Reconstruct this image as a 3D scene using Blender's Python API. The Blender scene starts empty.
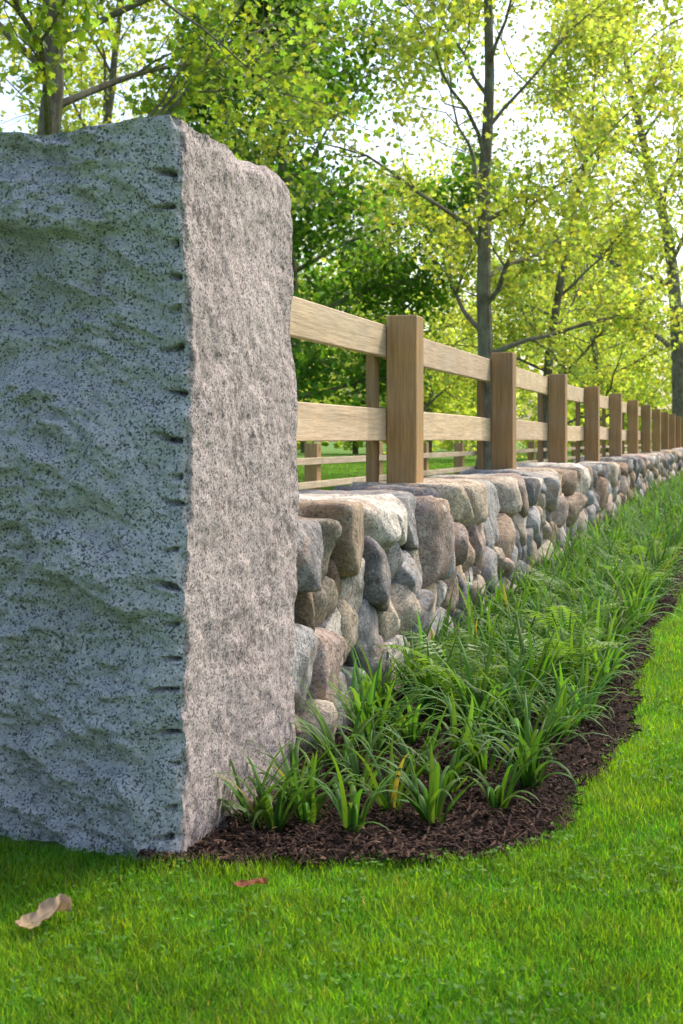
import bpy, math, numpy as np
from mathutils import Vector
R=np.random.RandomState(7)
C,S=0.9519,0.3065
P0=np.array([-1.586,0.0])
EYE=0.93
def W(u,v,z):
    u=np.asarray(u,float);v=np.asarray(v,float);z=np.asarray(z,float)
    return np.stack(np.broadcast_arrays(P0[0]+S*u+C*v, C*u-S*v, z),-1)
def UV(X,Y):
    rx=X-P0[0]
    return S*rx+C*Y, C*rx-S*Y
# ---------- numpy noise ----------
def vn(P,scale=1.0,seed=0):
    P=np.asarray(P,float)*scale+seed*17.31
    i=np.floor(P).astype(np.int64); f=P-i; f=f*f*f*(f*(f*6-15)+10)
    def h(a,b,c):
        n=(a*374761393+b*668265263+c*2147483647+seed*974711)&0xffffffff
        n=((n^(n>>13))*1274126177)&0xffffffff
        n=((n^(n>>16))*2246822519)&0xffffffff
        return ((n^(n>>15))&0xffff)/32767.5-1
    x,y,z=i[...,0],i[...,1],i[...,2]; fx,fy,fz=f[...,0],f[...,1],f[...,2]
    def L(a,b,t): return a+(b-a)*t
    return L(L(L(h(x,y,z),h(x+1,y,z),fx),L(h(x,y+1,z),h(x+1,y+1,z),fx),fy),
             L(L(h(x,y,z+1),h(x+1,y,z+1),fx),L(h(x,y+1,z+1),h(x+1,y+1,z+1),fx),fy),fz)
def fbm(P,scale=1.0,oct=4,seed=0,g=0.5):
    r=0;a=1
    for o in range(oct):
        r=r+a*vn(P,scale*2**o,seed+o*5); a*=g
    return r
# ---------- mesh builder ----------
def build(name,V,Fs,mats=(),midx=None,col=None,smooth=False):
    V=np.asarray(V,np.float32)
    me=bpy.data.meshes.new(name)
    if not isinstance(Fs,(list,tuple)): Fs=[Fs]
    Fs=[np.asarray(f,np.int32) for f in Fs if len(f)]
    li=np.concatenate([f.ravel() for f in Fs])
    tot=np.concatenate([np.full(len(f),f.shape[1],np.int32) for f in Fs])
    st=np.concatenate([[0],np.cumsum(tot)[:-1]]).astype(np.int32)
    me.vertices.add(len(V)); me.vertices.foreach_set('co',V.ravel())
    me.loops.add(len(li)); me.loops.foreach_set('vertex_index',li)
    me.polygons.add(len(tot)); me.polygons.foreach_set('loop_start',st)
    for m in mats: me.materials.append(m)
    if midx is not None: me.polygons.foreach_set('material_index',np.asarray(midx,np.int32))
    me.polygons.foreach_set('use_smooth',np.full(len(tot),smooth,bool))
    if col is not None:
        c=np.ones((len(V),4),np.float32); c[:,:3]=col
        a=me.color_attributes.new('col','FLOAT_COLOR','POINT'); a.data.foreach_set('color',c.ravel())
    me.update(calc_edges=True); me.validate()
    ob=bpy.data.objects.new(name,me); bpy.context.scene.collection.objects.link(ob)
    return ob
# ---------- material helpers ----------
class M:
    def __init__(s,name):
        s.m=bpy.data.materials.new(name); s.m.use_nodes=True; s.t=s.m.node_tree; s.t.nodes.clear()
        s.out=s.n('ShaderNodeOutputMaterial')
    def n(s,t,**k):
        x=s.t.nodes.new(t)
        for a,b in k.items(): setattr(x,a,b)
        return x
    def l(s,a,b): s.t.links.new(a,b)
    def obj(s): return s.n('ShaderNodeTexCoord').outputs['Object']
    def mapp(s,src,scale):
        x=s.n('ShaderNodeMapping'); x.inputs['Scale'].default_value=scale; s.l(src,x.inputs['Vector']); return x.outputs[0]
    def noise(s,src,scale,detail=4,rough=.6,dist=0):
        x=s.n('ShaderNodeTexNoise'); x.inputs['Scale'].default_value=scale; x.inputs['Detail'].default_value=detail
        x.inputs['Roughness'].default_value=rough; x.inputs['Distortion'].default_value=dist; s.l(src,x.inputs['Vector']); return x.outputs['Fac']
    def ramp(s,src,stops):
        x=s.n('ShaderNodeValToRGB'); e=x.color_ramp.elements
        while len(e)<len(stops): e.new(.5)
        for i,(p,c) in enumerate(stops):
            e[i].position=p; e[i].color=(*(c if hasattr(c,'__len__') else (c,c,c)),1)
        s.l(src,x.inputs[0]); return x.outputs[0]
    def mix(s,f,a,b,mode='MIX'):
        x=s.n('ShaderNodeMixRGB',blend_type=mode)
        for i,v in enumerate((f,a,b)):
            if hasattr(v,'is_linked') or hasattr(v,'links'): s.l(v,x.inputs[i])
            elif i==0: x.inputs[0].default_value=v
            else: x.inputs[i].default_value=(*v,1)
        return x.outputs[0]
    def math(s,op,a,b):
        x=s.n('ShaderNodeMath',operation=op)
        for i,v in enumerate((a,b)):
            if hasattr(v,'links'): s.l(v,x.inputs[i])
            else: x.inputs[i].default_value=v
        return x.outputs[0]
    def attr(s): return s.n('ShaderNodeAttribute',attribute_name='col').outputs['Color']
    def bump(s,h,strength,dist,prev=None):
        x=s.n('ShaderNodeBump'); x.inputs['Strength'].default_value=strength; x.inputs['Distance'].default_value=dist
        s.l(h,x.inputs['Height'])
        if prev is not None: s.l(prev,x.inputs['Normal'])
        return x.outputs[0]
    def principled(s,col,rough=.9,normal=None,spec=.3):
        p=s.n('ShaderNodeBsdfPrincipled'); s.l(col,p.inputs['Base Color']); p.inputs['Roughness'].default_value=rough
        p.inputs['Specular IOR Level'].default_value=spec
        if normal is not None: s.l(normal,p.inputs['Normal'])
        s.l(p.outputs[0],s.out.inputs[0]); return p
def leaf_mat(name,trans=.45,tcol=(1.6,1.5,.7),rough=.5,spec=.3):
    m=M(name); a=m.attr()
    p=m.n('ShaderNodeBsdfPrincipled'); m.l(a,p.inputs['Base Color']); p.inputs['Roughness'].default_value=rough
    p.inputs['Specular IOR Level'].default_value=spec
    t=m.n('ShaderNodeBsdfTranslucent'); m.l(m.mix(1.0,a,tcol,'MULTIPLY'),t.inputs[0])
    mx=m.n('ShaderNodeMixShader'); mx.inputs[0].default_value=trans
    m.l(p.outputs[0],mx.inputs[1]); m.l(t.outputs[0],mx.inputs[2]); m.l(mx.outputs[0],m.out.inputs[0])
    return m.m
# granite
def granite(name,light,mid,dark,stain,stain_amt,bs,cover,cell):
    m=M(name); o=m.obj()
    ow=m.n('ShaderNodeVectorMath',operation='ADD'); m.l(o,ow.inputs[0])
    nz=m.n('ShaderNodeTexNoise'); nz.inputs['Scale'].default_value=140; nz.inputs['Detail'].default_value=3; m.l(o,nz.inputs['Vector'])
    sc_=m.n('ShaderNodeVectorMath',operation='SCALE'); sc_.inputs[3].default_value=.008; m.l(nz.outputs['Color'],sc_.inputs[0]); m.l(sc_.outputs[0],ow.inputs[1]); ow=ow.outputs[0]
    v=m.n('ShaderNodeTexVoronoi'); v.inputs['Scale'].default_value=cell; m.l(ow,v.inputs['Vector'])
    sp=m.n('ShaderNodeSeparateColor'); m.l(v.outputs['Color'],sp.inputs[0])
    v2=m.n('ShaderNodeTexVoronoi'); v2.inputs['Scale'].default_value=cell*1.25; m.l(ow,v2.inputs['Vector'])
    sp2=m.n('ShaderNodeSeparateColor'); m.l(v2.outputs['Color'],sp2.inputs[0])
    big=m.noise(o,5,5,.65)
    base=m.ramp(sp2.outputs[0],[(0,tuple(c*.7 for c in mid)),(.4,light),(1,tuple(min(.95,c*1.25) for c in light))])
    base=m.mix(m.ramp(big,[(.35,0),(.7,.5)]),base,mid)
    thr=m.math('ADD',sp.outputs[1],m.math('MULTIPLY',m.math('SUBTRACT',m.noise(o,11,4,.7),.5),.7))
    k=m.ramp(thr,[(cover,0),(cover+.06,.85)])
    base=m.mix(k,base,dark)
    st=m.ramp(m.noise(o,30,8,.8,.3),[(.47,0),(.60,1)])
    st2=m.ramp(m.noise(o,3.6,5,.65),[(.36,0.1),(.62,1)])
    base=m.mix(m.math('MULTIPLY',m.math('MULTIPLY',st,st2),stain_amt),base,stain)
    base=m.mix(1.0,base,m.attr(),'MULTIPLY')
    n=m.bump(m.noise(o,45,8,.75),bs,.014); n=m.bump(m.noise(o,230,3,.7),bs,.004,n)
    m.principled(base,.92,n,.2); return m.m
g_front=granite('granite_split_face',(.74,.71,.69),(.54,.535,.53),(.07,.07,.075),(.30,.31,.30),.42,1.0,.785,235)
g_side=granite('granite_sawn_face',(.58,.49,.455),(.40,.33,.305),(.09,.07,.07),(.14,.105,.10),.88,.6,.77,250)
# field stone
m=M('field_stone'); o=m.obj(); a=m.attr()
n1=m.noise(o,14,6,.7,.5); n2=m.noise(o,90,4,.7)
c=m.mix(1.0,a,m.ramp(n1,[(.28,.5),(.5,1.05),(.72,1.5)]),'MULTIPLY')
c=m.mix(1.0,c,m.ramp(n2,[(.3,.6),(.6,1.15)]),'MULTIPLY')
lich=m.ramp(m.noise(o,16,8,.8),[(.55,0),(.62,.75)])
c=m.mix(lich,c,(.60,.57,.51))
c=m.mix(m.ramp(m.noise(o,6,4,.7,1.5),[(.52,0),(.66,.6)]),c,(.46,.30,.19))
c=m.mix(m.ramp(m.noise(o,10,6,.75,.6),[(.58,0),(.66,.6)]),c,(.10,.09,.08))
v=m.n('ShaderNodeTexVoronoi'); v.inputs['Scale'].default_value=190; m.l(o,v.inputs['Vector']); sp=m.n('ShaderNodeSeparateColor'); m.l(v.outputs['Color'],sp.inputs[0])
c=m.mix(m.ramp(sp.outputs[0],[(.84,0),(.9,.5)]),c,(.07,.06,.06))
n=m.bump(n1,.9,.035); n=m.bump(m.noise(o,38,6,.75),.8,.015,n); n=m.bump(n2,.6,.006,n); m.principled(c,.9,n,.2); stone_m=m.m
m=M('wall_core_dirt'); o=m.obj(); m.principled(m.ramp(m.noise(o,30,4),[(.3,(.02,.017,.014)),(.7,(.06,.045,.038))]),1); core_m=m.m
# wood
def wood(name,stretch,base,tint,gray):
    m=M(name); o=m.obj(); a=m.attr()
    mp=m.mapp(o,stretch); g=m.noise(mp,11,8,.72,1.2); f=m.noise(mp,80,4,.7)
    c=m.ramp(g,[(.25,tuple(x*.55 for x in base)),(.45,base),(.75,tint)])
    c=m.mix(1.0,c,m.ramp(f,[(.3,.68),(.6,1.1)]),'MULTIPLY')
    c=m.mix(1.0,c,a,'MULTIPLY')
    v=m.n('ShaderNodeTexVoronoi'); v.inputs['Scale'].default_value=2.3; m.l(m.mapp(o,tuple(1 if s>.9 else .8 for s in stretch)),v.inputs['Vector'])
    c=m.mix(m.ramp(v.outputs['Distance'],[(.035,.85),(.07,0)]),c,(.14,.07,.03))
    c=m.mix(m.ramp(m.noise(o,4,6,.75),[(.42,0),(.68,.5)]),c,gray)
    n=m.bump(f,.5,.006); m.principled(c,.8,n,.25); return m.m
wood_v=wood('cedar_post_wood',(1,1,.05),(.38,.225,.095),(.50,.32,.15),(.27,.20,.125))
wood_h=wood('cedar_rail_wood',(.06,1,1),(.56,.41,.26),(.68,.53,.36),(.40,.335,.25))
# soil etc.
m=M('lawn_ground'); o=m.obj()
c=m.ramp(m.noise(o,1.3,6,.65),[(.3,(.07,.15,.02)),(.7,(.14,.26,.04))])
c=m.mix(1.0,c,m.ramp(m.noise(o,40,4,.8),[(.3,.5),(.65,1.3)]),'MULTIPLY')
m.principled(c,.95,m.bump(m.noise(o,60,4,.8),.8,.03),.15); lawn_m=m.m
m=M('bark_mulch'); o=m.obj()
c=m.ramp(m.noise(o,70,5,.8),[(.3,(.010,.006,.004)),(.55,(.04,.022,.015)),(.8,(.09,.052,.035))])
m.principled(c,.95,m.bump(m.noise(o,90,5,.8),1,.02),.2); mulch_m=m.m
m=M('mulch_chip'); a=m.attr(); o=m.obj(); m.principled(m.mix(1.0,a,m.ramp(m.noise(o,120,3),[(.3,.5),(.7,1.3)]),'MULTIPLY'),.9,None,.2); chip_m=m.m
m=M('tree_bark'); o=m.obj(); mp=m.mapp(o,(1,1,.25)); nn=m.noise(mp,14,6,.7)
c=m.ramp(nn,[(.3,(.07,.055,.043)),(.7,(.25,.205,.155))]); c=m.mix(m.ramp(m.noise(o,3,5,.7),[(.45,0),(.62,.6)]),c,(.30,.29,.21))
m.principled(c,.95,m.bump(nn,.8,.03),.2); bark_m=m.m
grass_m=leaf_mat('grass_blade',.5,(2.1,1.9,.5),.5,.12)
lily_m=leaf_mat('daylily_leaf',.38,(1.8,1.8,.6),.5,.15)
leaf_m=leaf_mat('maple_leaf',.6,(2.7,2.5,.95),.5,.25)
dry_m=leaf_mat('dry_leaf',.2,(1.2,1,.8),.8,.2)

# ---------- sheets ----------
g=600; build('lawn',[(-g,-g,0),(g,-g,0),(g,g,0),(-g,g,0)],[[(0,1,2,3)]],[lawn_m])
# ---------- pillar ----------
PU0,PV1,PT,PW,PH=2.98,.343,.715,1.08,1.635
def grid(a,b):
    A,B=np.meshgrid(a,b,indexing='ij'); return A.ravel(),B.ravel()
def gfaces(na,nb,off,flip=False):
    i,j=np.meshgrid(np.arange(na-1),np.arange(nb-1),indexing='ij'); i=i.ravel();j=j.ravel()
    q=np.stack([i*nb+j,(i+1)*nb+j,(i+1)*nb+j+1,i*nb+j+1],1)+off
    return q[:,::-1] if flip else q
us=np.linspace(0,PT,130); vs=np.linspace(-PW,0,300); zs=np.linspace(-.06,PH,520)
Vs=[];Fs=[];mi=[];off=0
def addface(a,b,mk,mat,flip):
    global off
    A,B=grid(a,b); p=mk(A,B); Vs.append(p); f=gfaces(len(a),len(b),off,flip); Fs.append(f); mi.append(np.full(len(f),mat)); off+=len(p)
addface(vs,zs,lambda a,b:np.stack([a*0,a,b],1),0,False)
addface(vs,zs,lambda a,b:np.stack([a*0+PT,a,b],1),0,True)
addface(us,zs,lambda a,b:np.stack([a,a*0,b],1),1,False)
addface(us,zs,lambda a,b:np.stack([a,a*0-PW,b],1),1,True)
addface(us,vs,lambda a,b:np.stack([a,b,a*0+PH],1),0,False)
p=np.concatenate(Vs); uu,vv,zz=p[:,0],p[:,1],p[:,2]
q=p.copy(); q[:,2]+= .22*vv+.10*vn(p,3,3)
qa=q*np.array([1,1.0,1.7])
big=fbm(qa,1.4,4,1,.5); rid=1-np.abs(fbm(qa,3.0,5,9,.55)); fine=fbm(p,22,4,4,.65)
chip=np.abs(fbm(q*np.array([1,1,1.5]),6,4,61,.6))
terr=fbm(q*np.array([1,.9,3.0]),2.2,3,23,.5); terr=np.tanh(terr*4)
edge=np.clip(-vv/.20,0,1)
du0=-.060*big -.028*terr -.034*(rid-.6) -.028*chip -.0065*fine
du0=du0*(.20+.80*edge)
rr=np.random.RandomState(3); k=np.zeros(len(p)); z0=.06; slot_shade=np.zeros(len(p))
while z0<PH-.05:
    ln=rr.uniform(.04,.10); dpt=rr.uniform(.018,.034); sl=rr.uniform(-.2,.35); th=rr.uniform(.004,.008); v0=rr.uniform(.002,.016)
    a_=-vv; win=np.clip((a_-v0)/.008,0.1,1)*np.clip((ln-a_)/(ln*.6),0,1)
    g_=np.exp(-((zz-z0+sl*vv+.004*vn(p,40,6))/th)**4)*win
    k+=dpt*g_; slot_shade=np.maximum(slot_shade,g_*rr.uniform(.5,1))  # drill slots: shade painted into the vertex colour, on top of the groove depth
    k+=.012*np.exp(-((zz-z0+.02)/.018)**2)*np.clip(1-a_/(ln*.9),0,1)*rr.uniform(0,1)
    z0+=rr.uniform(.060,.110)
w=uu/PT
du=np.where(uu<.002,du0+k,np.where(uu<.03,du0*(1-w)+k*np.exp(-uu/.012),du0*(1-w)-du0*w))
slot_shade*=(uu<.004)
dv=.007*fbm(p*np.array([1,1,1.5]),3,4,31)+.0035*fbm(p,22,3,37)+.012*vn(p,1.6,41)
dz=(.016*vn(p*np.array([1,1,0]),5,52)+.022*vn(p*np.array([1,1,0]),2.2,54)+.009*vn(p*np.array([1,1,0]),18,53))*np.clip((zz-PH+.25)/.25,0,1)**2
cr=np.clip((uu-(PT-.20))/.20,0,1)**2*np.clip((zz-(PH-.2))/.2,0,1)
pu=uu+du; pv=vv+dv; pz=zz+dz-cr*.030
e_=np.clip(1-uu/.02,0,1)*np.clip(1+vv/.02,0,1); chipn=np.clip(fbm(p,14,3,71),-.2,1)+.3
pu+=e_*.010*chipn; pv-=e_*.010*chipn
e2=np.clip(1-np.abs(zz-PH)/.03,0,1)*np.clip(1-np.abs(vv)/.03,0,1); pv-=e2*.018*(fbm(p,9,3,81)*.6+.6)
build('granite_pillar',W(PU0+pu,PV1+pv,pz),Fs,[g_front,g_side],np.concatenate(mi),np.repeat((1-.65*slot_shade)[:,None],3,1),True)

# ---------- stone wall ----------
import bmesh
def ico(n):
    bm=bmesh.new(); bmesh.ops.create_icosphere(bm,subdivisions=n,radius=1)
    v=np.array([x.co[:] for x in bm.verts]); f=np.array([[y.index for y in x.verts] for x in bm.faces]); bm.free(); return v,f
ICO={n:ico(n) for n in (2,3,4,5)}
def stone(center,planes,pw,seed,lvl,rot=None):
    D,F=ICO[lvl]; n=planes[:,:3]; d=planes[:,3]
    g=np.clip(D@n.T/d,0,None); r=(g**pw).sum(1)**(-1/pw)
    rs=np.random.RandomState(seed)
    P=D*r[:,None]
    hard=rs.uniform(.75,.97)
    for _ in range(10):
        nn=rs.normal(size=3)*np.array([1,1.3,1]); nn/=np.linalg.norm(nn); ext=(P@nn).max(); dd=ext*rs.uniform(.78,.95)
        t=P@nn-dd; P=P-nn*(np.clip(t,0,None)*hard)[:,None]
    nz=fbm(P+seed*.37,8,4 if lvl>3 else 3,seed%97,.5); P=P*(1+.06*nz)[:,None]
    return P+center,F
pal=np.array([(.46,.44,.41),(.38,.37,.355),(.60,.46,.31),(.52,.38,.28),(.34,.23,.15),(.64,.58,.49),(.20,.195,.195),(.50,.42,.32),(.60,.49,.36),(.54,.41,.34),(.44,.42,.40),(.40,.30,.21),(.27,.25,.24)])
def wall_cells(u0,u1,H,rows,seed):
    rs=np.random.RandomState(seed); pts=[]
    rh=H/rows
    for r in range(rows):
        u=u0+rs.uniform(0,.1)
        top=r==rows-1
        while u<u1:
            wd=rs.uniform(.16,.42) if top else rs.choice([rs.uniform(.07,.13),rs.uniform(.14,.22),rs.uniform(.22,.36)])
            pts.append((u+wd/2,(r+.5)*rh+rs.uniform(-.07,.07)*(.5 if top else 1),wd*rs.uniform(.33,.66),top)); u+=wd
    pts=np.array(pts); cells=[]
    for i,(x,z,rad,top) in enumerate(pts):
        nb=np.where((np.abs(pts[:,0]-x)<.8))[0]
        pl=[(1,0,u1+.0-x),(-1,0,x-u0),(rs.uniform(-.10,.10),1,H+rs.uniform(-.03,.035)-z),(0,-1,z+.05)]
        for j in nb:
            if j==i: continue
            dx=pts[j,0]-x; dz=pts[j,1]-z; L=math.hypot(dx,dz)
            if L<.03: continue
            dd=(L*L+rad**2*.8-pts[j,2]**2*.8)/(2*L)
            pl.append((dx/L,dz/L,dd))
        poly=[(-.7,-.7),(.7,-.7),(.7,.7),(-.7,.7)]
        for a,b,dd in pl:
            new=[];m_=len(poly)
            for k in range(m_):
                p1=poly[k];p2=poly[(k+1)%m_]; s1=a*p1[0]+b*p1[1]-dd; s2=a*p2[0]+b*p2[1]-dd
                if s1<=0: new.append(p1)
                if (s1<=0)!=(s2<=0):
                    t=s1/(s1-s2); new.append((p1[0]+t*(p2[0]-p1[0]),p1[1]+t*(p2[1]-p1[1])))
            poly=new
            if len(poly)<3: break
        if len(poly)<3: continue
        P=np.array(poly); A=0;cx=cz=0
        for k in range(len(P)):
            a=P[k];b=P[(k+1)%len(P)]; cr=a[0]*b[1]-b[0]*a[1]; A+=cr; cx+=(a[0]+b[0])*cr; cz+=(a[1]+b[1])*cr
        if abs(A)<.0015: continue
        cx/=3*A; cz/=3*A
        pls=[]
        for k in range(len(P)):
            a=P[k];b=P[(k+1)%len(P)]; e=b-a; L=np.hypot(*e)
            if L<1e-4: continue
            nx,nz=e[1]/L,-e[0]/L; dd=nx*(a[0]-cx)+nz*(a[1]-cz)
            if dd<0: nx,nz,dd=-nx,-nz,-dd
            pls.append((nx,nz,max(dd+.009,.014)))
        cells.append((x+cx,z+cz,pls,top))
    return cells
WH=.70; WU0=3.64; WU1=52
Vs=[];Fs=[];Cs=[];off=0
def add_stone(cu,cv,cz,pls,f,b,seed,lvl,rs):
    global off
    t1,t2=rs.uniform(-.22,.22,2)
    fp=np.array([t1,1,t2]); fp/=np.linalg.norm(fp)
    planes=[(nx,0,nz,d) for nx,nz,d in pls]+[(*fp,f),(0,-1,0,b)]
    P,F=stone(np.array([cu,cv,cz]),np.array(planes),rs.uniform(5,14),seed,lvl)
    c=pal[rs.randint(len(pal))]*rs.uniform(.7,1.2)
    Vs.append(P);Fs.append(F+off);Cs.append(np.tile(c,(len(P),1)));off+=len(P)
rs=np.random.RandomState(21)
for n,(cu,cz,pls,top) in enumerate(wall_cells(WU0,WU1,WH,4,14)):
    lvl=5 if cu<5.4 else 4 if cu<9 else (3 if cu<18 else 2)
    if top:
        vs_=rs.uniform(-.12,.10)
        if rs.rand()<.45: add_stone(cu,rs.uniform(-.02,.02),cz,pls,.30+rs.uniform(-.02,.03),.29,n,lvl,rs)
        else:
            h1=(.30-vs_)/2; add_stone(cu,vs_+h1,cz,pls,h1+rs.uniform(.0,.03),h1+.01,n,lvl,rs)
            h2=(.29+vs_)/2; add_stone(cu+rs.uniform(-.03,.03),vs_-h2,cz+rs.uniform(-.03,.01),pls,h2,h2+.01,n+9000,max(2,lvl-1),rs)
    else:
        bat=.03*(1-cz/WH)
        add_stone(cu,.12,cz,pls,.175+bat+rs.uniform(-.03,.035),.16,n,lvl,rs)
for n,(cu,cz,pls,top) in enumerate(wall_cells(WU0,WU1,WH,4,11)):
    if top: continue
    add_stone(cu,-.12,cz,pls,.16,.17+rs.uniform(-.02,.03),n+5000,2 if cu>8 else 3,rs)
P=np.concatenate(Vs); 
nst=len(P)
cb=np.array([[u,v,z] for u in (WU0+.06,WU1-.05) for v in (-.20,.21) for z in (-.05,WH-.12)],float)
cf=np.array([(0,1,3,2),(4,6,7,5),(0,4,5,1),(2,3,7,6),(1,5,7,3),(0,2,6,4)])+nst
V=np.concatenate([P,cb]); F3=np.concatenate(Fs)
build('stone_wall',W(V[:,0],V[:,1],V[:,2]),[F3,cf],[stone_m,core_m],np.r_[np.zeros(len(F3)),np.ones(6)],np.concatenate(Cs+[np.ones((8,3))]),True)

# ---------- fences ----------
class Boards:
    def __init__(s): s.V=[];s.F=[];s.C=[];s.M=[];s.o=0
    def box(s,u0,u1,v0,v1,z0,z1,mat,col,b=.006,seg=1,warp=0):
        xs=np.r_[u0,u0+b,np.linspace(u0,u1,seg+1)[1:-1],u1-b,u1]; ys=np.r_[v0,v0+b,v1-b,v1]; zs=np.r_[z0,z0+b,z1-b,z1]
        idx={};V=[];F=[]
        def vid(i,j,k):
            if (i,j,k) in idx: return idx[i,j,k]
            x,y,z=xs[i],ys[j],zs[k]
            ex=i in(0,len(xs)-1); ey=j in(0,3); ez=k in(0,3)
            if ex+ey+ez>=2:
                sft=b*.45
                cx=(u0+u1)/2;cy=(v0+v1)/2;cz=(z0+z1)/2
                if ex: x+=sft*np.sign(cx-x)
                if ey: y+=sft*np.sign(cy-y)
                if ez: z+=sft*np.sign(cz-z)
            idx[i,j,k]=len(V); V.append((x,y,z)); return idx[i,j,k]
        nx=len(xs)-1
        for i in range(nx):
            for j in range(3):
                F.append((vid(i,j,0),vid(i,j+1,0),vid(i+1,j+1,0),vid(i+1,j,0)));F.append((vid(i,j,3),vid(i+1,j,3),vid(i+1,j+1,3),vid(i,j+1,3)))
            for k in range(3):
                F.append((vid(i,0,k),vid(i+1,0,k),vid(i+1,0,k+1),vid(i,0,k+1)));F.append((vid(i,3,k),vid(i,3,k+1),vid(i+1,3,k+1),vid(i+1,3,k)))
        for j in range(3):
            for k in range(3):
                F.append((vid(0,j,k),vid(0,j,k+1),vid(0,j+1,k+1),vid(0,j+1,k)));F.append((vid(nx,j,k),vid(nx,j+1,k),vid(nx,j+1,k+1),vid(nx,j,k+1)))
        V=np.array(V); 
        if warp: V[:,2]+=warp*np.sin(np.pi*(V[:,0]-u0)/(u1-u0))
        s.V.append(V);s.F.append(np.array(F)+s.o);s.M.append(np.full(len(F),mat));s.C.append(np.tile(col,(len(V),1)));s.o+=len(V)
    def make(s,name):
        ob=build(name,np.concatenate(s.V),[np.concatenate(s.F)],[wood_v,wood_h],np.concatenate(s.M),np.concatenate(s.C))
        from mathutils import Matrix
        ob.matrix_world=Matrix(((S,C,0,P0[0]),(C,-S,0,0),(0,0,1,0),(0,0,0,1)))
        return ob
rs=np.random.RandomState(4)
B=Boards(); U1=6.146; SP=2.521
us_=[U1+SP*i for i in range(-1,19)]
for i,u in enumerate(us_):
    t=rs.uniform(.85,1.12)*np.array([1,rs.uniform(.95,1.03),rs.uniform(.88,1.05)])
    if i>0:
        B.box(u-.072,u+.072,-.072,.072,WH-.10,1.497+rs.uniform(-.012,.012),0,t)
        B.box(u-.125,u-.03,-.155,-.117,WH-.06,1.455,0,t*.75,.003)
for i in range(len(us_)-1):
    a,b=us_[i]+.002,us_[i+1]-.002
    if i==0: a=3.75
    for z in (.925,1.313):
        t=rs.uniform(.82,1.14)*np.array([1,rs.uniform(.97,1.02),rs.uniform(.92,1.05)])
        j=rs.uniform(-.006,.006)
        B.box(a,b,-.112,-.074,z+j,z+.148+j,1,t,.004,8,rs.uniform(-.012,.008))
B.make('wooden_fence')
B=Boards(); off_v=-(4.83-1.586)*C
for i in range(-4,22):
    u=(14-S*3.244*C)/C+SP*i
    B.box(u-.075,u+.075,off_v-.075,off_v+.075,-.1,.89+rs.uniform(-.02,.02),0,np.array([1.2,1.2,1.2]))
    for z in (.12,.40,.66):
        B.box(u+.002,u+SP-.002,off_v+.078,off_v+.108,z,z+.075,1,np.array([1.15,1.18,1.25])*rs.uniform(.9,1.05),.004)
B.make('paddock_fence')

# ---------- planting bed ----------
fv=[-.4,.343,.60,.80,.94,1.04,1.09,1.11,1.2]; fu=[2.95,2.97,3.04,3.12,3.20,3.31,3.47,3.80,9e9]
def vedge(u): return 1.115+.03*np.sin(u*1.7)+.02*np.sin(u*4.3+1)+.012*np.sin(u*13)
def inbed(u,v,m=0.0):
    u=np.asarray(u);v=np.asarray(v)
    return (v>.25)&(v<vedge(u)-m)&(u>np.interp(v+m,fv[:-1],fu[:-1])+m+.012*np.sin(v*37))&(u<52)
au=np.r_[np.arange(2.9,8,.02),np.arange(8,52,.12)]; av=np.arange(.1,1.3,.02)
A,Bv=grid(au,av); pz=np.stack([A,Bv,A*0],1)
ib=inbed(A,Bv,0)
dist=np.where(ib,.014+.012*fbm(pz,9,4,3)+.006*vn(pz,40,8),-.03)
build('mulch_bed',W(A,Bv,dist),[gfaces(len(au),len(av),0,True)],[mulch_m],None,None,True)
N=34000
cu=2.93+ (R.rand(N)**1.8)*12; cv=.25+R.rand(N)*.98; k=inbed(cu,cv,-.025+.0*cu); cu=cu[k];cv=cv[k];N=len(cu)
def rotframes(N,tilt):
    az=R.rand(N)*2*np.pi; el=R.normal(0,tilt,N); roll=R.normal(0,tilt*1.2,N)
    d=np.stack([np.cos(az)*np.cos(el),np.sin(az)*np.cos(el),np.sin(el)],1)
    s=np.stack([-np.sin(az),np.cos(az),0*az],1); n=np.cross(d,s)
    s2=s*np.cos(roll)[:,None]+n*np.sin(roll)[:,None]; return d,s2,np.cross(d,s2)
d,s,n=rotframes(N,.35); L=R.uniform(.004,.024,N)[:,None]; w=R.uniform(.0012,.0050,N)[:,None]
c=W(cu,cv,.018+R.rand(N)*.016+.010*fbm(np.stack([cu,cv,cu*0],1),9,4,3))
V=np.stack([c-d*L-s*w*.5,c-d*L*.6+s*w,c+d*L*.7+s*w*.8,c+d*L+0*s,c+d*L*.5-s*w,c+n*w*.9],1).reshape(-1,3)
b=np.arange(N)[:,None]*6
F=np.concatenate([b+np.array([[x,y,5]]) for x,y in((0,1),(1,2),(2,3),(3,4),(4,0))])
cc_=np.array([.050,.027,.018])*R.uniform(.25,2.0,(N,1)); lt=R.rand(N)<.04; cc_[lt]*=2.6
build('mulch_chips',V,[F],[chip_m],None,cc_.repeat(6,0))

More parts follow.
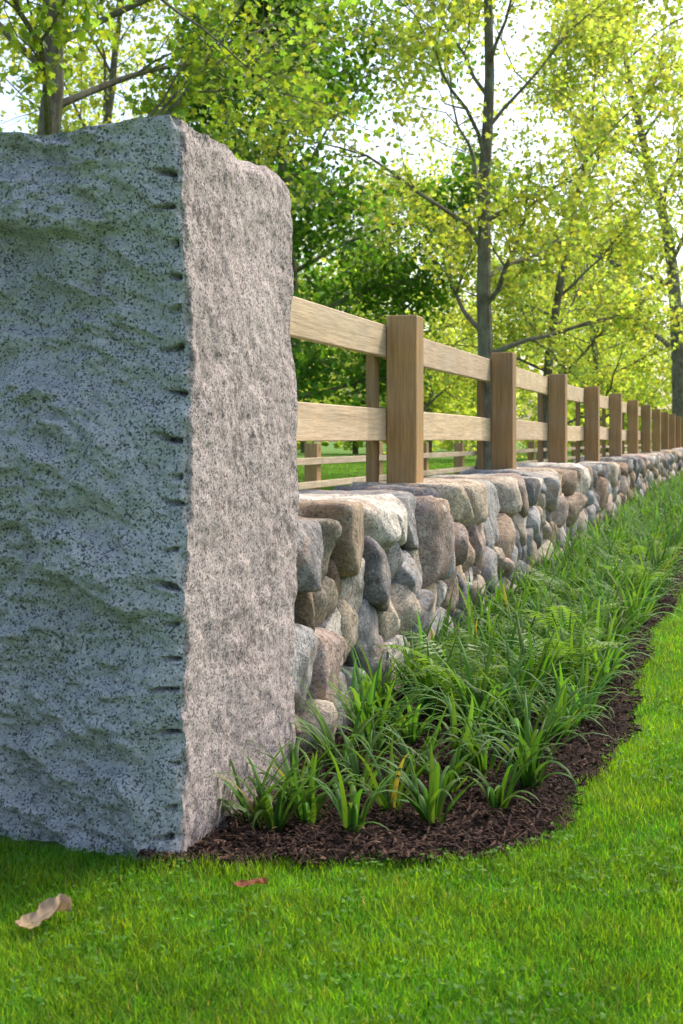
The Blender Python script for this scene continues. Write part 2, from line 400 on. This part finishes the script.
# ---------- strap leaves generator ----------
def straps(base,az,el0,length,width,curve,seg,col,fold=.35,tipcol=None):
    N=len(base); V=np.zeros((N,seg+1,3,3)); p=base.copy(); el=el0.copy()
    az=az.copy(); tw=R.normal(0,.06,N)
    for i in range(seg+1):
        t=i/seg
        sd=np.stack([-np.sin(az),np.cos(az),0*az],1)
        d=np.stack([np.cos(az)*np.cos(el),np.sin(az)*np.cos(el),np.sin(el)],1)
        n=np.cross(d,sd)
        wv=width*(np.clip(1.0-(t**2.2),0.02,1))*(0.75+.5*min(t*3,1)*.5)
        V[:,i,0]=p-sd*wv[:,None]; V[:,i,1]=p+n*(fold*wv)[:,None]; V[:,i,2]=p+sd*wv[:,None]
        p=p+d*(length/seg)[:,None]; el=el-curve/seg*(0.4+1.2*t); az=az+tw
    V=V.reshape(-1,3); m_=(seg+1)*3
    f=[]
    for i in range(seg):
        for j in range(2): f.append((i*3+j,i*3+j+1,i*3+j+4,i*3+j+3))
    F=(np.arange(N)[:,None,None]*m_+np.array(f)[None]).reshape(-1,4)
    cc=np.repeat(col[:,None],m_,1); t=np.repeat(np.linspace(0,1,seg+1),3)[None,:,None]
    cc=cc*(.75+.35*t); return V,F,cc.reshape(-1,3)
cl=[]
fixed=[(3.24,.40),(3.30,.52),(3.20,.47),(3.27,.64),(3.42,.45),(3.46,.68),(3.40,.80),(3.55,.93),(3.60,.56),(3.62,.78),(3.76,.97),(3.78,.45),(3.80,.66),(3.84,.84),(3.95,.50),(3.98,.73),(4.02,.92)]
cl+=fixed
u=4.12
while u<50:
    st=.155 if u<20 else .3
    for v in (.38,.53,.69,.84,.98):
        if R.rand()<.92: cl.append((u+R.uniform(-.06,.06),v+R.uniform(-.06,.04)))
    u+=st
Vs=[];Fs=[];Cs=[];off=0
for cu_,cv_ in cl:
    n_=int(R.uniform(14,25)) if cu_<15 else 12
    sc=R.uniform(.72,1.15)*(.92 if cu_<4.2 else min(1.5,1.0+.05*(cu_-4.2)))
    az=R.rand(n_)*6.283; rad=R.rand(n_)*.03
    b=W(np.full(n_,cu_),np.full(n_,cv_),np.full(n_,.01)); b[:,0]+=np.cos(az)*rad; b[:,1]+=np.sin(az)*rad
    col=np.array([.080,.185,.030])*R.uniform(.65,1.35)*R.uniform(.75,1.3,(n_,1))*np.stack([R.uniform(.8,1.3,n_),np.ones(n_),R.uniform(.7,1.5,n_)],1)
    yl=R.rand(n_)<.012; col[yl]=(.24,.21,.06)
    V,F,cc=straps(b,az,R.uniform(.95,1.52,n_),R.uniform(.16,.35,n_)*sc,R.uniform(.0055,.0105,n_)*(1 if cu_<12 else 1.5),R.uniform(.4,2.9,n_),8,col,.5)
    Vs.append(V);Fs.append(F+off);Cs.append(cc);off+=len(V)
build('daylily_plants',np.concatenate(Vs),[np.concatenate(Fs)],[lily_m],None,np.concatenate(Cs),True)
# ferns
Vs=[];Fs=[];Cs=[];off=0
for cu_,cv_ in [(4.55,.62),(5.05,.88),(5.7,.80),(6.9,.6),(7.6,.95),(8.9,.85)]:
    for fr in range(9):
        az=fr*.7+R.rand(); L=R.uniform(.30,.44); el=R.uniform(1.1,1.4); p=W(cu_,cv_,.02).copy(); seg=24
        base=R.uniform(.85,1.15)
        for i in range(seg):
            t=i/seg; d=np.array([math.cos(az)*math.cos(el),math.sin(az)*math.cos(el),math.sin(el)]); sd=np.array([-math.sin(az),math.cos(az),0])
            pl=L*.20*math.sin(math.pi*min(1,(t*.9+.12)))**.8*R.uniform(.85,1.1)
            for sg in(-1,1):
                tip=p+sd*sg*pl+d*pl*.35-np.array([0,0,pl*R.uniform(.05,.4)]); wd=L/seg*.55
                V=np.array([p,p+d*wd+sd*sg*pl*.35,tip,p+d*(-wd*.3)+sd*sg*pl*.4]); Vs.append(V); Fs.append(np.array([[0,1,2,3]])+off); off+=4
                Cs.append(np.tile(np.array([.14,.25,.045])*base,(4,1)))
            nx=p+d*L/seg; Vs.append(np.array([p-sd*.002,p+sd*.002,nx+sd*.002,nx-sd*.002])); Fs.append(np.array([[0,1,2,3]])+off);off+=4;Cs.append(np.tile([.08,.12,.03],(4,1)))
            p=nx; el-=.065*(.5+t)
build('fern_plants',np.concatenate(Vs),[np.concatenate(Fs)],[leaf_mat('fern_leaf',.45,(1.8,1.8,.7))],None,np.concatenate(Cs))

# ---------- grass ----------
def grass_pts(N,dmin,dmax,spread,pw):
    t=R.rand(N); d=(dmin**(1-pw)+t*(dmax**(1-pw)-dmin**(1-pw)))**(1/(1-pw)) if pw!=1 else dmin*(dmax/dmin)**t
    x=(R.rand(N)*2-1)*spread*d; return x,d
def ok(x,y):
    u,v=UV(x,y)
    pil=(u>PU0-.01)&(u<PU0+PT+.01)&(v<PV1+.008)&(v>PV1-PW-.01)
    wal=(u>WU0)&(u<52)&(np.abs(v)<.30)
    e=.022*vn(np.stack([x,y,x*0],1),25,3)+R.normal(0,.006,len(x))
    return ~pil&~wal&~inbed(u+e,v+e,.0)
def blades(x,y,h,w,seg,name):
    N=len(x); az=R.rand(N)*6.283
    P_=np.stack([x,y,x*0],1)
    patch=vn(P_,2.2,5)*.4+vn(P_,9,6)*.5+vn(P_,22,16)*.4
    h=h*np.clip(1+.34*patch,.4,2)
    col=np.array([.115,.255,.018])*R.uniform(.55,1.45,(N,1))*np.clip(1+.24*vn(P_,14,18)+.15*vn(P_,3,19),.4,2)[:,None]*np.stack([1+.35*patch+R.normal(0,.2,N),np.ones(N),R.uniform(.6,1.6,N)],1)
    straw=R.rand(N)<.02; col[straw]=(.30,.27,.12); col=np.clip(col,.005,1)
    lean=np.abs(R.normal(0,.42,N)); d=np.stack([np.cos(az)*np.sin(lean),np.sin(az)*np.sin(lean),np.cos(lean)],1)
    az2=az+R.normal(1.57,.5,N); sd=np.stack([np.cos(az2),np.sin(az2),0*az],1)*w[:,None]
    b=np.stack([x,y,x*0-.003],1); m1=b+d*(h*.55)[:,None]
    d2=d+np.stack([np.cos(az),np.sin(az),0*az-.3],1)*R.uniform(.1,.8,(N,1)); tip=m1+d2*(h*.5)[:,None]
    if seg==2:
        V=np.stack([b-sd*.8,b+sd*.8,m1+sd,m1-sd,tip],1).reshape(-1,3); o=np.arange(N)[:,None]*5
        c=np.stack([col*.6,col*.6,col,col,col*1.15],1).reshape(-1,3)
        return build(name,V,[o+np.array([[0,1,2,3]]),o+np.array([[3,2,4]])],[grass_m],None,c)
    V=np.stack([b-sd,b+sd,tip],1).reshape(-1,3); o=np.arange(N)[:,None]*3
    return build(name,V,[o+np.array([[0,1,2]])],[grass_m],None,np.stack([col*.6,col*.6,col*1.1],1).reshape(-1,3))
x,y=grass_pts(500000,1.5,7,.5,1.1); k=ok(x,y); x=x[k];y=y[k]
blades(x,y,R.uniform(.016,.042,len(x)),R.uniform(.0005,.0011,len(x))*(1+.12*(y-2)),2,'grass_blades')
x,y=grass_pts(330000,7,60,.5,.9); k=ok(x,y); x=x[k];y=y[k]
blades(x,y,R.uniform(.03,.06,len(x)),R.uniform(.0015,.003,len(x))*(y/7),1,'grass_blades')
N=12000; x=R.uniform(-1.6,2.2,N); y=R.uniform(1.6,5,N); k=ok(x,y)&(vn(np.stack([x,y,x*0],1),3.5,12)>-.05); x=x[k];y=y[k]
N=len(x); base=np.stack([x,y,R.uniform(.016,.034,N)],1); V=[];
az0=R.rand(N)*6.283; r=R.uniform(.0025,.005,N)
tl=R.normal(0,.35,(N,2))
for kk in range(3):
    a=az0+kk*2.094; cx=np.stack([np.cos(a),np.sin(a),tl[:,0]],1); sx=np.stack([-np.sin(a),np.cos(a),tl[:,1]],1)
    ctr=base+cx*r[:,None]
    V.append(np.stack([ctr+(cx*math.cos(t)+sx*math.sin(t))*r[:,None] for t in np.linspace(0,6.283,7)[:-1]],1))
V=np.stack(V,1).reshape(-1,3)
build('lawn_clover',V,[np.arange(N*3)[:,None]*6+np.arange(6)[None]],[grass_m],None,(np.array([.10,.22,.035])*R.uniform(.7,1.4,(N,1))).repeat(18,0))

# ---------- fallen leaves ----------
def fallen(name,x,y,z,L,w,rot,col,curl):
    us_=np.linspace(-1,1,25); vs_=np.linspace(-1,1,11); A,Bb=grid(us_,vs_)
    prof=np.sqrt(np.clip(1-A**2,0,1))**.8*(1+.22*np.sin(A*9)+.14*np.sin(A*19+1))*w*.5
    X=A*L*.5; Y=Bb*prof; Z=curl*(Bb**2)*(.6+.5*A)+.45*curl*np.sin(A*3)+.006*vn(np.stack([A,Bb,A*0],1),3,2)
    c,s_=math.cos(rot),math.sin(rot)
    V=np.stack([x+X*c-Y*s_,y+X*s_+Y*c,z+Z],1)
    n0=len(V)
    cc=np.tile(col,(n0,1))*(1+.25*vn(V,60,3))[:,None]; cc=cc*(1-.35*np.exp(-(Bb/.12)**2))[:,None]
    return build(name,V,[gfaces(25,11,0)],[dry_m],None,cc,True)
fallen('fallen_leaf',-.555,2.33,.040,.105,.06,.5,(.42,.30,.19),.022)
fallen('fallen_leaf',-.185,2.53,.033,.07,.03,-.05,(.26,.10,.045),.006)

# ---------- trees ----------
def norm(a): return a/np.linalg.norm(a)
LEAFM=np.array([(0,0),(.28,-.05),(.5,.15),(.32,.3),(.55,.62),(.22,.58),(0,1),(-.22,.58),(-.55,.62),(-.32,.3),(-.5,.15),(-.28,-.05)])
LEAFO=np.array([(0,0),(.32,.35),(.22,.75),(0,1),(-.22,.75),(-.32,.35)])
def tree(name,X,Y,h,r0,cb,cr,nl,ls,lc,seed,n1=16,n2=6,n3=5,el=(.25,.8),shape=1.0,lo=LEAFO,sig=.2,lean=(0,0),clump=1.0,prof=None,wob=.055):
    rs=np.random.RandomState(seed); V=[];F=[];off=[0]; pts=[]
    def tube(path,rad,k):
        path=np.array(path);rad=np.array(rad); n=len(path)
        T=np.gradient(path,axis=0); T/=np.linalg.norm(T,axis=1)[:,None]+1e-9
        a=np.cross(T,[.31,.17,.93]); a/=np.linalg.norm(a,axis=1)[:,None]+1e-9; b=np.cross(T,a)
        th=np.arange(k)/k*2*np.pi
        ring=path[:,None]+(a[:,None]*np.cos(th)[None,:,None]+b[:,None]*np.sin(th)[None,:,None])*rad[:,None,None]
        V.append(ring.reshape(-1,3))
        i,j=np.meshgrid(np.arange(n-1),np.arange(k),indexing='ij');i=i.ravel();j=j.ravel();j2=(j+1)%k
        F.append(np.stack([i*k+j,i*k+j2,(i+1)*k+j2,(i+1)*k+j],1)+off[0]); off[0]+=n*k
    def path(p,d,L,n,wob,up):
        out=[p]; d=norm(np.array(d,float))
        for i in range(n):
            d=norm(d+rs.normal(0,wob,3)+np.array([0,0,up])); p=p+d*L/n; out.append(p)
        return out
    tp=path(np.array([X,Y,-.15]),(lean[0],lean[1],1),h*.93,14,wob,.05)
    tr=[r0*(1.35 if i==0 else 1)*(1-i/14)**.8+.012 for i in range(15)]
    tube(tp,tr,10); tpa=np.array(tp)
    for a in range(n1):
        t=a/(n1-1); z=cb+(h*.90-cb)*t**1.1
        ii=min(13,max(0,int(np.searchsorted(tpa[:,2],z))-1)); fr=np.clip((z-tpa[ii,2])/(tpa[ii+1,2]-tpa[ii,2]+1e-6),0,1)
        p=tpa[ii]*(1-fr)+tpa[ii+1]*fr; rr_=tr[ii]
        pr=prof(t) if prof else (math.sin(math.pi*min(1,.28+t*.68))**.8)
        L=cr*pr*rs.uniform(.8,1.15); az=a*2.4+rs.uniform(-.4,.4); e=rs.uniform(*el)+.5*t
        lp=path(p,(math.cos(az)*math.cos(e),math.sin(az)*math.cos(e),math.sin(e)),L,8,.15,.02)
        lr=[max(.010,rr_*.38*(1-i/9)) for i in range(9)]; tube(lp,lr,6)
        for b in range(n2):
            i=rs.randint(2,9); q=lp[i]; d0=norm(lp[i]-lp[i-1]); d1=norm(d0+rs.normal(0,.65,3))
            L2=L*rs.uniform(.25,.5); sp=path(q,d1,L2,5,.18,.03); tube(sp,[max(.005,lr[i]*.6*(1-k/6)) for k in range(6)],4)
            for c_ in range(n3):
                k=rs.randint(1,6); q2=sp[k]; d2=norm(norm(sp[k]-sp[k-1])+rs.normal(0,.8,3)); L3=rs.uniform(.3,.9)*max(.6,cr/5)
                wp=path(q2,d2,L3,3,.2,.0); tube(wp,[.006,.005,.004,.002],3)
                wgt=rs.gamma(1.2,1)*clump+.15
                pts.append((np.array(wp),wgt))
    wg=np.array([w for _,w in pts]); wg/=wg.sum(); ch=rs.choice(len(pts),nl,p=wg); tt=rs.rand(nl)*3
    WP=np.array([p for p,_ in pts]); ti=np.minimum(tt.astype(int),2); tf=(tt-ti)[:,None]
    c=WP[ch,ti]*(1-tf)+WP[ch,ti+1]*tf+rs.normal(0,sig,(nl,3))
    nn=rs.normal(0,.75,(nl,3))+np.array([0,0,.6]); nn/=np.linalg.norm(nn,axis=1)[:,None]
    ax=rs.normal(size=(nl,3)); ax-=nn*(ax*nn).sum(1)[:,None]; ax/=np.linalg.norm(ax,axis=1)[:,None]; bx=np.cross(nn,ax)
    sz=ls*rs.uniform(.6,1.25,nl); k=len(lo)
    LV=c[:,None]+(bx[:,None]*lo[None,:,0,None]+ax[:,None]*(lo[None,:,1,None]-.5))*sz[:,None,None]+nn[:,None]*(np.abs(lo[None,:,0,None])*.25*sz[:,None,None])
    tb=rs.uniform(.7,1.3,len(pts))[ch]
    lcol=np.array(lc)*(tb*rs.uniform(.75,1.25,nl))[:,None]*np.stack([rs.uniform(.8,1.25,nl),np.ones(nl),rs.uniform(.6,1.4,nl)],1)
    VV=np.concatenate(V); nb=len(VV); FF=np.concatenate(F)
    LF=np.arange(nl)[:,None]*k+np.arange(k)[None]+nb
    return build(name,np.concatenate([VV,LV.reshape(-1,3)]),[FF,LF],[bark_m,leaf_m],np.r_[np.zeros(len(FF)),np.ones(len(LF))],np.concatenate([np.ones((nb,3))*.1,lcol.repeat(k,0)]))
light=(.225,.285,.075); mid_=(.135,.205,.040); dark=(.060,.14,.024)
tree('maple_tree',-3.05,12,8.5,.17,3.3,4.6,16000,.085,mid_,12,n1=15,n2=8,n3=6,el=(.1,.5),lo=LEAFM,sig=.14,lean=(.03,0))
tree('oak_tree',-1.2,27,10.5,.22,1.8,3.9,32000,.15,dark,2,n1=22,n2=8,n3=5,el=(0,.5),sig=.28,clump=1.5)
tree('maple_tree',2.45,22,14,.15,2.4,4.4,22000,.095,light,3,n1=20,n2=8,n3=6,el=(.3,.8),sig=.2,lo=LEAFM,wob=.07)
tree('maple_tree',4.75,30,12,.12,2.2,4.4,22000,.12,light,24,n1=19,n2=8,n3=6,el=(.2,.7),sig=.22,wob=.07)
tree('ash_tree',11.3,42,20,.26,3.2,8.0,26000,.16,light,5,n1=19,n2=8,n3=6,el=(.2,.8),sig=.3,wob=.07)
tree('ash_tree',-6.5,34,16,.25,3,6.0,20000,.16,light,6,n1=18,n2=8,n3=5,sig=.3)
tree('maple_tree',13.0,64,12,.22,1.8,6.5,24000,.2,light,8,n1=20,n2=8,n3=5,sig=.35,el=(0,.6))
tree('ash_tree',3,56,13,.25,1.8,6.5,22000,.18,light,9,n1=20,n2=8,n3=5,sig=.35,el=(0,.6))
# distant woodland mass
rs=np.random.RandomState(77); V=[];F=[];Cc=[];MI=[];off=0
NT=46
for i in range(NT):
    x0=-60+i*3.2+rs.uniform(-2,2); y0=rs.uniform(78,115); hh=rs.uniform(9,15); w=rs.uniform(3,5.5)
    n_=2900; th=rs.rand(n_)*6.283; cz=rs.beta(1.3,1.7,n_); prof=np.sin(np.pi*np.clip(cz*.86+.1,0,1))**.6
    rr_=np.sqrt(rs.rand(n_))*w*prof*(1+.3*np.sin(th*3+i)+.2*np.sin(th*7+cz*9))
    c=np.stack([x0+np.cos(th)*rr_,y0+np.sin(th)*rr_,.3+cz*hh],1)
    keep=vn(c,.45,i)>-.25; c=c[keep]; n_=len(c)
    nn=rs.normal(size=(n_,3)); nn/=np.linalg.norm(nn,axis=1)[:,None]; ax=np.cross(nn,[.3,.2,.9]); ax/=np.linalg.norm(ax,axis=1)[:,None]; bx=np.cross(nn,ax)
    s_=rs.uniform(.16,.36,n_)[:,None]
    V.append(np.stack([c-ax*s_,c+bx*s_*.7,c+ax*s_,c-bx*s_*.7],1).reshape(-1,3)); F.append(np.arange(n_)[:,None]*4+np.arange(4)[None]+off); off+=n_*4
    cc=np.array([light,light,mid_][rs.randint(3)])*1.1*rs.uniform(.8,1.2)*rs.uniform(.7,1.3,(n_,1)); Cc.append(cc.repeat(4,0)); MI.append(np.ones(n_))
    tv=np.array([(x0+dx*.2,y0+dy*.2,z) for z in(0,hh*.6) for dx,dy in((-1,-1),(1,-1),(1,1),(-1,1))]); V.append(tv)
    F.append(np.array([(0,1,5,4),(1,2,6,5),(2,3,7,6),(3,0,4,7)])+off); off+=8; Cc.append(np.ones((8,3))*.1); MI.append(np.zeros(4))
build('distant_woodland',np.concatenate(V),[np.concatenate(F)],[bark_m,leaf_m],np.concatenate(MI),np.concatenate(Cc))

# ---------- light ----------
AZ,EL=44,50
w=bpy.data.worlds.new('World'); bpy.context.scene.world=w; w.use_nodes=True; nt=w.node_tree
sk=nt.nodes.new('ShaderNodeTexSky'); sk.sky_type='NISHITA'; sk.sun_disc=False; sk.sun_elevation=math.radians(EL); sk.sun_rotation=math.radians(AZ)
sk.air_density=1.0; sk.dust_density=4.0; sk.ozone_density=1.2
bg=nt.nodes['Background']; bg.inputs[1].default_value=.33; nt.links.new(sk.outputs[0],bg.inputs[0])
sd=bpy.data.lights.new('sun','SUN'); sd.energy=3.2; sd.angle=math.radians(1.0); sd.color=(1,.93,.82)
so=bpy.data.objects.new('sun',sd); bpy.context.scene.collection.objects.link(so)
to=Vector((math.sin(math.radians(AZ))*math.cos(math.radians(EL)),math.cos(math.radians(AZ))*math.cos(math.radians(EL)),math.sin(math.radians(EL))))
so.rotation_euler=to.to_track_quat('Z','Y').to_euler(); so.location=to*50
# ---------- camera ----------
cd=bpy.data.cameras.new('camera'); co=bpy.data.objects.new('camera',cd); bpy.context.scene.collection.objects.link(co)
co.location=(0,0,EYE); co.rotation_euler=(math.radians(90),0,0)
cd.sensor_fit='VERTICAL'; cd.sensor_height=24; cd.lens=1250/1024*24; cd.shift_y=-72/1024; cd.clip_end=2000; cd.clip_start=.05
cd.dof.use_dof=True; cd.dof.focus_distance=4.0; cd.dof.aperture_fstop=5.6
sc=bpy.context.scene; sc.camera=co
sc.view_settings.view_transform='Standard'; sc.view_settings.look='None'; sc.view_settings.exposure=0
